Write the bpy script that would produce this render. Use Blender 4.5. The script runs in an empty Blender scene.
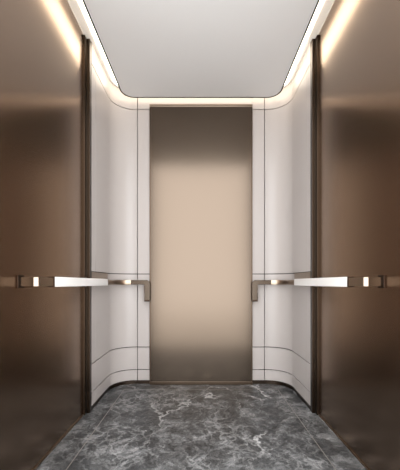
import bpy, bmesh, math
from mathutils import Vector
C = bpy.context.scene.collection
PI = math.pi

# ---------------------------------------------------------------- helpers
def bx(bm, x0, x1, y0, y1, z0, z1):
    if x0 > x1: x0, x1 = x1, x0
    vs = [bm.verts.new((x, y, z)) for z in (z0, z1) for x, y in ((x0, y0), (x1, y0), (x1, y1), (x0, y1))]
    for f in ((3, 2, 1, 0), (4, 5, 6, 7), (0, 1, 5, 4), (1, 2, 6, 5), (2, 3, 7, 6), (3, 0, 4, 7)):
        bm.faces.new([vs[i] for i in f])

def ribbon(bm, inner, outer, z0, z1):
    """solid between two matched open outlines (lists of (x,y)), extruded in z"""
    n = len(inner)
    A = [[bm.verts.new((p[0], p[1], z)) for p in inner] for z in (z0, z1)]
    B = [[bm.verts.new((p[0], p[1], z)) for p in outer] for z in (z0, z1)]
    for i in range(n - 1):
        bm.faces.new((A[0][i], A[0][i+1], A[1][i+1], A[1][i]))
        bm.faces.new((B[0][i+1], B[0][i], B[1][i], B[1][i+1]))
        bm.faces.new((A[1][i], A[1][i+1], B[1][i+1], B[1][i]))
        bm.faces.new((A[0][i+1], A[0][i], B[0][i], B[0][i+1]))
    for i in (0, n - 1):
        bm.faces.new((A[0][i], A[1][i], B[1][i], B[0][i]))

def prism(bm, pts, axis, a0, a1):
    """closed polygon pts (u,v) extruded along axis; 'y': (x,z), 'z': (x,y)"""
    def P(u, v, a):
        return (u, a, v) if axis == 'y' else (u, v, a)
    lo = [bm.verts.new(P(u, v, a0)) for u, v in pts]
    hi = [bm.verts.new(P(u, v, a1)) for u, v in pts]
    bm.faces.new(lo); bm.faces.new(hi[::-1])
    n = len(pts)
    for i in range(n):
        bm.faces.new((lo[i], lo[(i+1) % n], hi[(i+1) % n], hi[i]))

def obj(name, bm, mat, parent=None, bevel=0, segs=2, smooth=False):
    bmesh.ops.recalc_face_normals(bm, faces=bm.faces)
    if bevel:
        es = [e for e in bm.edges if len(e.link_faces) == 2 and e.calc_face_angle(0) > 0.9]
        bmesh.ops.bevel(bm, geom=es, offset=bevel, segments=segs, affect='EDGES', profile=0.5)
    me = bpy.data.meshes.new(name)
    bm.to_mesh(me); bm.free()
    me.materials.append(mat)
    if smooth:
        for p in me.polygons: p.use_smooth = True
        me.set_sharp_from_angle(angle=math.radians(30))
    o = bpy.data.objects.new(name, me)
    C.objects.link(o)
    if parent:
        o.parent = parent
        o.matrix_parent_inverse = parent.matrix_basis.inverted()
    return o

def empty(name, loc, label, cat, group=None):
    o = bpy.data.objects.new(name, None); C.objects.link(o)
    o.location = loc
    o['label'] = label; o['category'] = cat
    if group: o['group'] = group
    return o

def struct(o):
    o['kind'] = 'structure'; return o

def nm(): return bmesh.new()

# ---------------------------------------------------------------- materials
def base(name):
    m = bpy.data.materials.new(name); m.use_nodes = True
    nt = m.node_tree; b = nt.nodes['Principled BSDF']
    return m, nt, b

def N(nt, typ, **kw):
    n = nt.nodes.new(typ)
    for k, v in kw.items():
        if k in n.inputs: n.inputs[k].default_value = v
        else: setattr(n, k, v)
    return n

def brushed(name, col, rough, metal=1.0, bump=0.02, freq=(900, 900, 3), var=0.05, spec=None):
    """metal with a fine vertical hairline"""
    m, nt, b = base(name)
    tc = N(nt, 'ShaderNodeTexCoord'); mp = N(nt, 'ShaderNodeMapping')
    mp.inputs['Scale'].default_value = freq
    nz = N(nt, 'ShaderNodeTexNoise'); nz.inputs['Scale'].default_value = 1; nz.inputs['Detail'].default_value = 3
    nt.links.new(tc.outputs['Object'], mp.inputs['Vector']); nt.links.new(mp.outputs[0], nz.inputs['Vector'])
    cr = N(nt, 'ShaderNodeMapRange')
    cr.inputs['To Min'].default_value = rough * (1 - var); cr.inputs['To Max'].default_value = rough * (1 + var)
    nt.links.new(nz.outputs['Fac'], cr.inputs['Value']); nt.links.new(cr.outputs[0], b.inputs['Roughness'])
    b.inputs['Base Color'].default_value = (*col, 1)
    b.inputs['Metallic'].default_value = metal
    if spec is not None: b.inputs['Specular IOR Level'].default_value = spec
    if bump:
        bp = N(nt, 'ShaderNodeBump'); bp.inputs['Strength'].default_value = bump; bp.inputs['Distance'].default_value = 0.001
        nt.links.new(nz.outputs['Fac'], bp.inputs['Height']); nt.links.new(bp.outputs[0], b.inputs['Normal'])
    return m

BRONZE_DIMMED = (0.124, 0.096, 0.074)
m_side = brushed('satin_bronze_sheet', (0.31, 0.224, 0.165), 0.22, bump=0)
m_back = brushed('satin_bronze_rear_sheet', BRONZE_DIMMED, 0.20, bump=0)  # same bronze as the side walls, darkened so its reflections come out dimmer
m_frame = brushed('bronze_frame', (0.12, 0.086, 0.062), 0.28, bump=0)
m_post = brushed('dark_bronze_trim', (0.05, 0.036, 0.026), 0.30, bump=0)
m_rail = brushed('bronze_lightened', (0.34, 0.272, 0.212), 0.28, bump=0)  # on the rail: bronze lightened for faces that mirror the dark opposite wall
m_rail_dark = brushed('rail_bronze_darkened', (0.105, 0.083, 0.065), 0.25, bump=0)  # same rail bronze, shaded in its colour for faces turned to the lobby
m_plate = brushed('dark_bronze_plate', (0.06, 0.04, 0.03), 0.35, bump=0)
m_dark = brushed('black_recess', (0.008, 0.008, 0.008), 0.6, metal=0.0, bump=0, spec=0.05)
m_joint = brushed('shadow_joint_profile', (0.012, 0.010, 0.009), 0.6, metal=0.0, bump=0, spec=0.1)
m_skirt = brushed('dark_bronze_skirting', (0.07, 0.052, 0.04), 0.3)
m_white = brushed('white_satin_panel', (0.445, 0.408, 0.390), 0.31, metal=0.0, bump=0, freq=(120, 120, .6), var=0.12, spec=0.4)
m_bar = brushed('white_lacquer', (0.80, 0.785, 0.77), 0.3, metal=0.0, bump=0)
m_ceil = brushed('matt_white_ceiling', (0.76, 0.75, 0.745), 0.6, metal=0.0, bump=0)
m_shell = brushed('car_shell', (0.55, 0.50, 0.45), 0.6, metal=0.0, bump=0)
m_soffit = brushed('cream_soffit', (0.92, 0.90, 0.86), 0.5, metal=0.0, bump=0)
m_lob = brushed('lobby_stone', (0.75, 0.74, 0.72), 0.5, metal=0.0, bump=0)
m_inlay = brushed('pale_metal_inlay', (0.20, 0.185, 0.17), 0.35, metal=0.3, bump=0)

def glow(name, col, s):
    m, nt, b = base(name)
    b.inputs['Base Color'].default_value = (0.9, 0.88, 0.85, 1)
    b.inputs['Emission Color'].default_value = (*col, 1)
    b.inputs['Emission Strength'].default_value = s
    return m
m_glow = glow('warm_light_diffuser', (1.0, 0.87, 0.70), 4.8)

# grey marble
def marble():
    m, nt, b = base('grey_veined_marble')
    L = nt.links.new
    tc = N(nt, 'ShaderNodeTexCoord')
    warp = N(nt, 'ShaderNodeTexNoise'); warp.inputs['Scale'].default_value = 4.0; warp.inputs['Detail'].default_value = 9; warp.inputs['Roughness'].default_value = .62
    L(tc.outputs['Object'], warp.inputs['Vector'])
    sub = N(nt, 'ShaderNodeVectorMath', operation='SUBTRACT'); sub.inputs[1].default_value = (.5, .5, .5)
    L(warp.outputs['Color'], sub.inputs[0])
    sc = N(nt, 'ShaderNodeVectorMath', operation='SCALE'); sc.inputs['Scale'].default_value = 0.30
    L(sub.outputs[0], sc.inputs[0])
    add = N(nt, 'ShaderNodeVectorMath', operation='ADD')
    L(tc.outputs['Object'], add.inputs[0]); L(sc.outputs[0], add.inputs[1])
    # cloudy ground
    n1 = N(nt, 'ShaderNodeTexNoise'); n1.inputs['Scale'].default_value = 7; n1.inputs['Detail'].default_value = 12; n1.inputs['Roughness'].default_value = .78
    L(add.outputs[0], n1.inputs['Vector'])
    r1 = N(nt, 'ShaderNodeValToRGB')
    e = r1.color_ramp.elements
    e[0].position = .36; e[0].color = (.016, .016, .017, 1)
    e[1].position = .66; e[1].color = (.170, .172, .174, 1)
    k = e.new(.5); k.color = (.047, .048, .049, 1)
    L(n1.outputs['Fac'], r1.inputs['Fac'])
    # veins
    def vein(scale, width, strength, off):
        mp = N(nt, 'ShaderNodeMapping'); mp.inputs['Location'].default_value = off
        mp.inputs['Rotation'].default_value = (0, 0, .7); mp.inputs['Scale'].default_value = (1, .5, 1)
        L(add.outputs[0], mp.inputs['Vector'])
        v = N(nt, 'ShaderNodeTexVoronoi', feature='DISTANCE_TO_EDGE'); v.inputs['Scale'].default_value = scale
        L(mp.outputs[0], v.inputs['Vector'])
        mr = N(nt, 'ShaderNodeMapRange'); mr.inputs['From Min'].default_value = 0; mr.inputs['From Max'].default_value = width
        mr.inputs['To Min'].default_value = strength; mr.inputs['To Max'].default_value = 0
        L(v.outputs['Distance'], mr.inputs['Value'])
        br = N(nt, 'ShaderNodeTexNoise'); br.inputs['Scale'].default_value = 4.5; br.inputs['Detail'].default_value = 3
        L(mp.outputs[0], br.inputs['Vector'])
        b2 = N(nt, 'ShaderNodeMapRange'); b2.inputs['From Min'].default_value = .46; b2.inputs['From Max'].default_value = .62
        L(br.outputs['Fac'], b2.inputs['Value'])
        mu = N(nt, 'ShaderNodeMath', operation='MULTIPLY'); L(mr.outputs[0], mu.inputs[0]); L(b2.outputs[0], mu.inputs[1])
        return mu
    col = r1.outputs['Color']
    for args in ((1.7, .016, .70, (1.3, .4, 0)), (6.5, .035, .20, (3, 7, 0)), (17.0, .14, .22, (.2, 2.2, 0))):
        v = vein(*args)
        mx = N(nt, 'ShaderNodeMix', data_type='RGBA')
        L(v.outputs[0], mx.inputs['Factor']); L(col, mx.inputs['A']); mx.inputs['B'].default_value = (.46, .46, .455, 1)
        col = mx.outputs['Result']
    # fine speckle
    n3 = N(nt, 'ShaderNodeTexNoise'); n3.inputs['Scale'].default_value = 60; n3.inputs['Detail'].default_value = 8; n3.inputs['Roughness'].default_value = .85
    L(add.outputs[0], n3.inputs['Vector'])
    mr = N(nt, 'ShaderNodeMapRange'); mr.inputs['From Min'].default_value = .3; mr.inputs['From Max'].default_value = .7
    mr.inputs['To Min'].default_value = .15; mr.inputs['To Max'].default_value = 2.5
    L(n3.outputs['Fac'], mr.inputs['Value'])
    ml = N(nt, 'ShaderNodeMix', data_type='RGBA', blend_type='MULTIPLY'); ml.inputs['Factor'].default_value = 1
    L(col, ml.inputs['A']); L(mr.outputs[0], ml.inputs['B'])
    L(ml.outputs['Result'], b.inputs['Base Color'])
    b.inputs['Roughness'].default_value = .36
    b.inputs['Specular IOR Level'].default_value = .2
    return m
m_floor = marble()

# ---------------------------------------------------------------- dimensions (metres; camera at the origin of x,y)
CH = 0.88            # camera height
F = 1.20             # front edge of the car
D = 2.70             # rear wall
W = 0.752            # pale wall half width
S = 0.785             # bronze wall half width
YP = 2.062           # where the bronze wall ends (edge post)
R = 0.185            # corner radius
ZT = 2.54            # wall top
BP = 0.445           # rear bronze panel half width

# ---------------------------------------------------------------- rear corner outline, s measured from the post end
def arcpath(half, rear, r, y0, x1, n=20):
    """outline on the right side (x>0): up the side, round the corner, along the rear to x1"""
    pts = [(half, y0), (half, rear - r)]
    for i in range(1, n + 1):
        a = PI / 2 * i / n
        pts.append((half - r + r * math.cos(a), rear - r + r * math.sin(a)))
    pts.append((x1, rear))
    return pts
def mir(pts, s): return [(p[0] * s, p[1]) for p in pts]
def slab(bm, s, half, rear, r, y0, x1, t, z0, z1):
    ribbon(bm, mir(arcpath(half, rear, r, y0, x1), s), mir(arcpath(half + t, rear + t, r + t, y0, x1), s), z0, z1)

# floor
b = nm(); bx(b, -1.0, 1.0, F, D + .2, -.05, 0)
floor = struct(obj('floor', b, m_floor))
# inlay lines
IX, IY = .635, 2.555
for i, (x0, x1, y0, y1) in enumerate(((-IX-.0022, -IX+.0022, F, IY), (IX-.0022, IX+.0022, F, IY), (-IX, IX, IY-.003, IY+.003))):
    b = nm(); bx(b, x0, x1, y0, y1, -.002, .0006)
    struct(obj('trim_%d' % (i + 5), b, m_inlay))

# walls: dark backing shell, pale panels as its children
b = nm()
for s in (-1, 1):
    slab(b, s, W + .012, D + .012, R + .012, YP + .072, 0, .03, 0, ZT)
wall_back = struct(obj('wall_back', b, m_joint, smooth=True))

ROWS = [(.034, .1215), (.1285, .3185), (.3255, .9550), (.9620, 2.3865), (2.3930, ZT)]
JY = 2.215; JX = .553; gv = .0030
for s in (-1, 1):
    for z0, z1 in ROWS:
        # strip next to the post
        b = nm(); bx(b, s * W, s * (W + .0115), YP + .072, JY - .0016, z0, z1)
        obj('side_panel', b, m_white, wall_back)
        b = nm(); slab(b, s, W, D, R, JY + .0016, JX + gv, .0115, z0, z1)
        obj('corner_panel', b, m_white, wall_back, smooth=True)
        if z1 < 2.40:
            b = nm(); bx(b, s * (JX - gv), s * (BP - .03), D, D + .0115, z0, z1)
            obj('rear_panel', b, m_white, wall_back)
        else:
            b = nm(); bx(b, s * (JX - gv), s * (BP + .001), D, D + .0115, z0, z1)
            obj('rear_panel', b, m_white, wall_back)
b = nm(); bx(b, -BP + .001, BP - .001, D, D + .0115, 2.3930, ZT)
obj('rear_panel', b, m_white, wall_back)
# bronze inlay behind the handrail on the straight part of each pale side
for s in (-1, 1):
    b = nm(); bx(b, s * (W - .0015), s * (W + .002), YP + .072, D - R - .02, .896, .957)
    o = obj('inlay_strip', b, m_rail, wall_back); o['label'] = 'bronze strip let into the pale wall behind the handrail'

# recessed skirting
b = nm()
for s in (-1, 1):
    slab(b, s, W + .006, D + .006, R + .006, YP + .072, 0, .006, 0, .034)
struct(obj('baseboard_back', b, m_skirt, smooth=True))

# bronze side walls
for s, n in ((-1, 'left'), (1, 'right')):
    b = nm(); bx(b, s * S, s * (S + .03), F, YP + .005, 0, CH + 1.655)
    struct(obj('wall_' + n, b, m_side))
    b = nm(); bx(b, s * (S - .006), s * S, F, YP - .001, 0, .010)
    struct(obj('baseboard_' + n, b, m_rail, bevel=.0015))
# edge posts
for i, s in enumerate((-1, 1)):
    b = nm()
    prism(b, [(s * x, y) for x, y in ((S + .002, YP), (S - .013, YP), (S - .013, YP + .033), (W, YP + .033), (W, YP + .070), (S + .002, YP + .070))], 'z', 0, CH + 1.652)
    struct(obj('trim_%d' % (i + 1), b, m_post, bevel=.0015))
    b = nm(); bx(b, s * (S + .002), s * (S + .03), YP + .006, YP + .071, 0, CH + 1.655)
    struct(obj('trim_%d' % (i + 3), b, m_dark))

# ---------------------------------------------------------------- ceiling and cove
CZ = CH + 1.58; CW = .663; CB = 2.642; CR = .105
def ceil_outline(g, z=None, y0=F, n=12):
    pts = arcpath(CW + g, CB + g, CR + g, y0, 0, n)[:-1]
    return pts + [(-x, y) for x, y in reversed(pts)]
b = nm(); bx(b, -1.0, 1.0, F, D + .2, 2.70, 2.74)
ceiling = struct(obj('ceiling', b, m_shell))
b = nm(); prism(b, ceil_outline(-.009), 'z', CZ, CZ + .028)
cp = obj('ceiling_panel', b, m_ceil, ceiling)
b = nm()
ribbon(b, ceil_outline(-.009), ceil_outline(.0), CZ - .003, CZ + .03)
obj('ceiling_edge', b, m_dark, ceiling, smooth=True)
# suspension box that carries the panel
b = nm(); prism(b, ceil_outline(-.12), 'z', CZ + .028, 2.70)
obj('ceiling_core', b, m_ceil, ceiling)
# cove light, U-shaped run above the gap
cove = empty('cove_light', (0, D - .1, 2.62), 'warm white U-shaped cove light glowing in the gap around the ceiling panel', 'light')
GZ = 2.545
def U(x_, r_, y0):
    p = arcpath(x_, D - (W - x_), r_, y0, 0, 20)[:-1]
    return p + [(-x, y) for x, y in reversed(p)]
b = nm(); ribbon(b, U(.60, .05, F), U(.722, R - .03, F), GZ - .012, GZ)
obj('diffuser', b, m_glow, cove)
b = nm(); ribbon(b, U(.57, .075, F), U(S - .0005, R + .03, F), GZ, GZ + .05)
obj('housing', b, m_soffit, cove)
# shell sides above bronze walls
for s, n in ((-1, 8), (1, 9)):
    b = nm(); bx(b, s * (S + .0), s * (S + .06), F, YP + .03, 2.536, 2.70)
    struct(obj('trim_%d' % n, b, m_shell))

# ---------------------------------------------------------------- rear bronze panel
rp = empty('wall_panel', (0, D, 0), 'tall satin bronze panel in the middle of the rear wall, mirroring a bright glow', 'panel')
PT = CH + 1.545
b = nm(); bx(b, -BP + .012, BP - .012, D - .018, D + .003, .028, PT - .022)
obj('sheet', b, m_back, rp)
for s in (-1, 1):
    b = nm(); bx(b, s * (BP - .0115), s * BP, D - .022, D + .003, .028, PT - .022)
    obj('edge_profile', b, m_frame, rp, bevel=.0015)
b = nm(); bx(b, -BP, BP, D - .024, D + .003, PT - .0215, PT)
obj('top_cap', b, m_rail, rp, bevel=.002)
b = nm(); bx(b, -BP, BP, D - .024, D + .003, .001, .0275)
obj('bottom_rail', b, m_frame, rp, bevel=.002)

# ---------------------------------------------------------------- handrails
RZ = .8855; HH = .0195; RX = .70; RT = .018
def rail(s, side):
    t = empty('handrail', (s * RX, 1.9, RZ),
              'handrail on the %s wall, white lacquered bar between bronze brackets' % side, 'handrail', 'handrails')
    # mount plate and its foot at the near end
    b = nm(); bx(b, s * (S - .008), s * S, 1.318, 1.362, RZ - .028, RZ + .028)
    obj('mounting_plate', b, m_plate, t, bevel=.002)
    # near bracket: out of the wall, chamfered corner, along the wall
    y0 = 1.33
    b = nm(); bx(b, s * (RX + .018), s * (S - .008), y0, y0 + RT, RZ - HH, RZ + HH)
    obj('stand_off', b, m_rail_dark, t, bevel=.001)
    inner = [(RX + .0178, y0), (RX + .010, y0 + .003), (RX + .003, y0 + .010), (RX, y0 + .018), (RX, 1.500)]
    outer = [(RX + .0178, y0 + RT), (RX + .0176, y0 + RT + .001), (RX + .0178, y0 + RT + .004), (RX + RT, y0 + RT + .008), (RX + RT, 1.500)]
    b = nm(); ribbon(b, mir(inner, s), mir(outer, s), RZ - HH, RZ + HH)
    obj('bracket', b, m_rail, t)
    # dark collar
    b = nm(); bx(b, s * (RX - .003), s * (RX + RT + .009), 1.470, 1.479, RZ - .0248, RZ + .0248)
    obj('collar', b, m_plate, t)
    # white bar
    b = nm(); bx(b, s * (RX - .001), s * (RX + .026), 1.479, 2.33, RZ - .0245, RZ + .0245)
    obj('grip_bar', b, m_bar, t, bevel=.003, segs=3)
    # bronze bend round the rear corner
    YR = D - .072; r = .105
    pin = [(RX, 2.31), (RX, YR - r)]; pout = [(RX + RT, 2.31), (RX + RT, YR - r)]
    for i in range(1, 13):
        a = PI / 2 * i / 12
        pin.append((RX - r + r * math.cos(a), YR - r + r * math.sin(a)))
        pout.append((RX - r + (r + RT) * math.cos(a), YR - r + (r + RT) * math.sin(a)))
    XL = RX - r
    b = nm(); ribbon(b, mir(pin, s), mir(pout, s), RZ - HH, RZ + HH)
    obj('corner_bend', b, m_rail, t, smooth=True, bevel=.0012)
    # turned-down end
    XI = .436; zt = RZ + HH; rr = .03
    pts = [(XL, zt), (XL, RZ - HH), (XI + .048, RZ - HH), (XI + .046, RZ - HH - .004), (XI + .046, .735), (XI, .735), (XI, zt - rr)]
    for i in range(1, 7):
        a = PI - PI / 2 * i / 6
        pts.append((XI + rr + rr * math.cos(a), zt - rr + rr * math.sin(a)))
    b = nm(); prism(b, [(x * s, z) for x, z in pts], 'y', YR, YR + RT)
    obj('end_drop', b, m_rail_dark, t, bevel=.002)
    b = nm(); bx(b, s * XI, s * (XI + .046), YR, D - (.024 if XI < BP else 0), .722, .7345)
    obj('end_foot', b, m_plate, t, bevel=.002)
    return t
rail(-1, 'left'); rail(1, 'right')

# ---------------------------------------------------------------- lobby in front of the car (behind the picture)
b = nm(); bx(b, -3, 3, -3.5, F - .03, -.05, 0)
struct(obj('floor', b, m_lob))
for s, n in ((-1, 10), (1, 11)):
    b = nm(); bx(b, s * (S + .031), s * 3, F - .02, F + .1, 0, 3.2)
    struct(obj('trim_%d' % n, b, m_lob))

for s, n in ((-1, 12), (1, 13)):
    b = nm(); bx(b, s * .70, s * 1.0, .96, 1.045, 0, 3.2); bx(b, s * .80, s * 1.0, 1.046, F - .03, 0, 3.2)  # unseen dark jambs, added to narrow the bright reflection on the rear panel
    struct(obj('trim_%d' % n, b, m_post))

# ---------------------------------------------------------------- daylight of the lobby
w = bpy.data.worlds.new('daylight'); bpy.context.scene.world = w; w.use_nodes = True
bg = w.node_tree.nodes['Background']
bg.inputs['Color'].default_value = (.975, .988, 1.0, 1); bg.inputs['Strength'].default_value = 5.6

# ---------------------------------------------------------------- camera
cam = bpy.data.cameras.new('camera'); co = bpy.data.objects.new('camera', cam); C.objects.link(co)
cam.sensor_fit = 'VERTICAL'; cam.sensor_height = 24; cam.sensor_width = 24
cam.lens = 24 * 310 / 470
co.location = (0, 0, CH); co.rotation_euler = (PI / 2, 0, 0)
cam.shift_y = 48 / 470; cam.shift_x = -1 / 470
cam.clip_start = .02
sc = bpy.context.scene
sc.camera = co
sc.view_settings.view_transform = 'Standard'; sc.view_settings.look = 'None'
sc.view_settings.gamma = 1; sc.view_settings.exposure = 0
sc.cycles.max_bounces = 12
sc.cycles.use_denoising = True
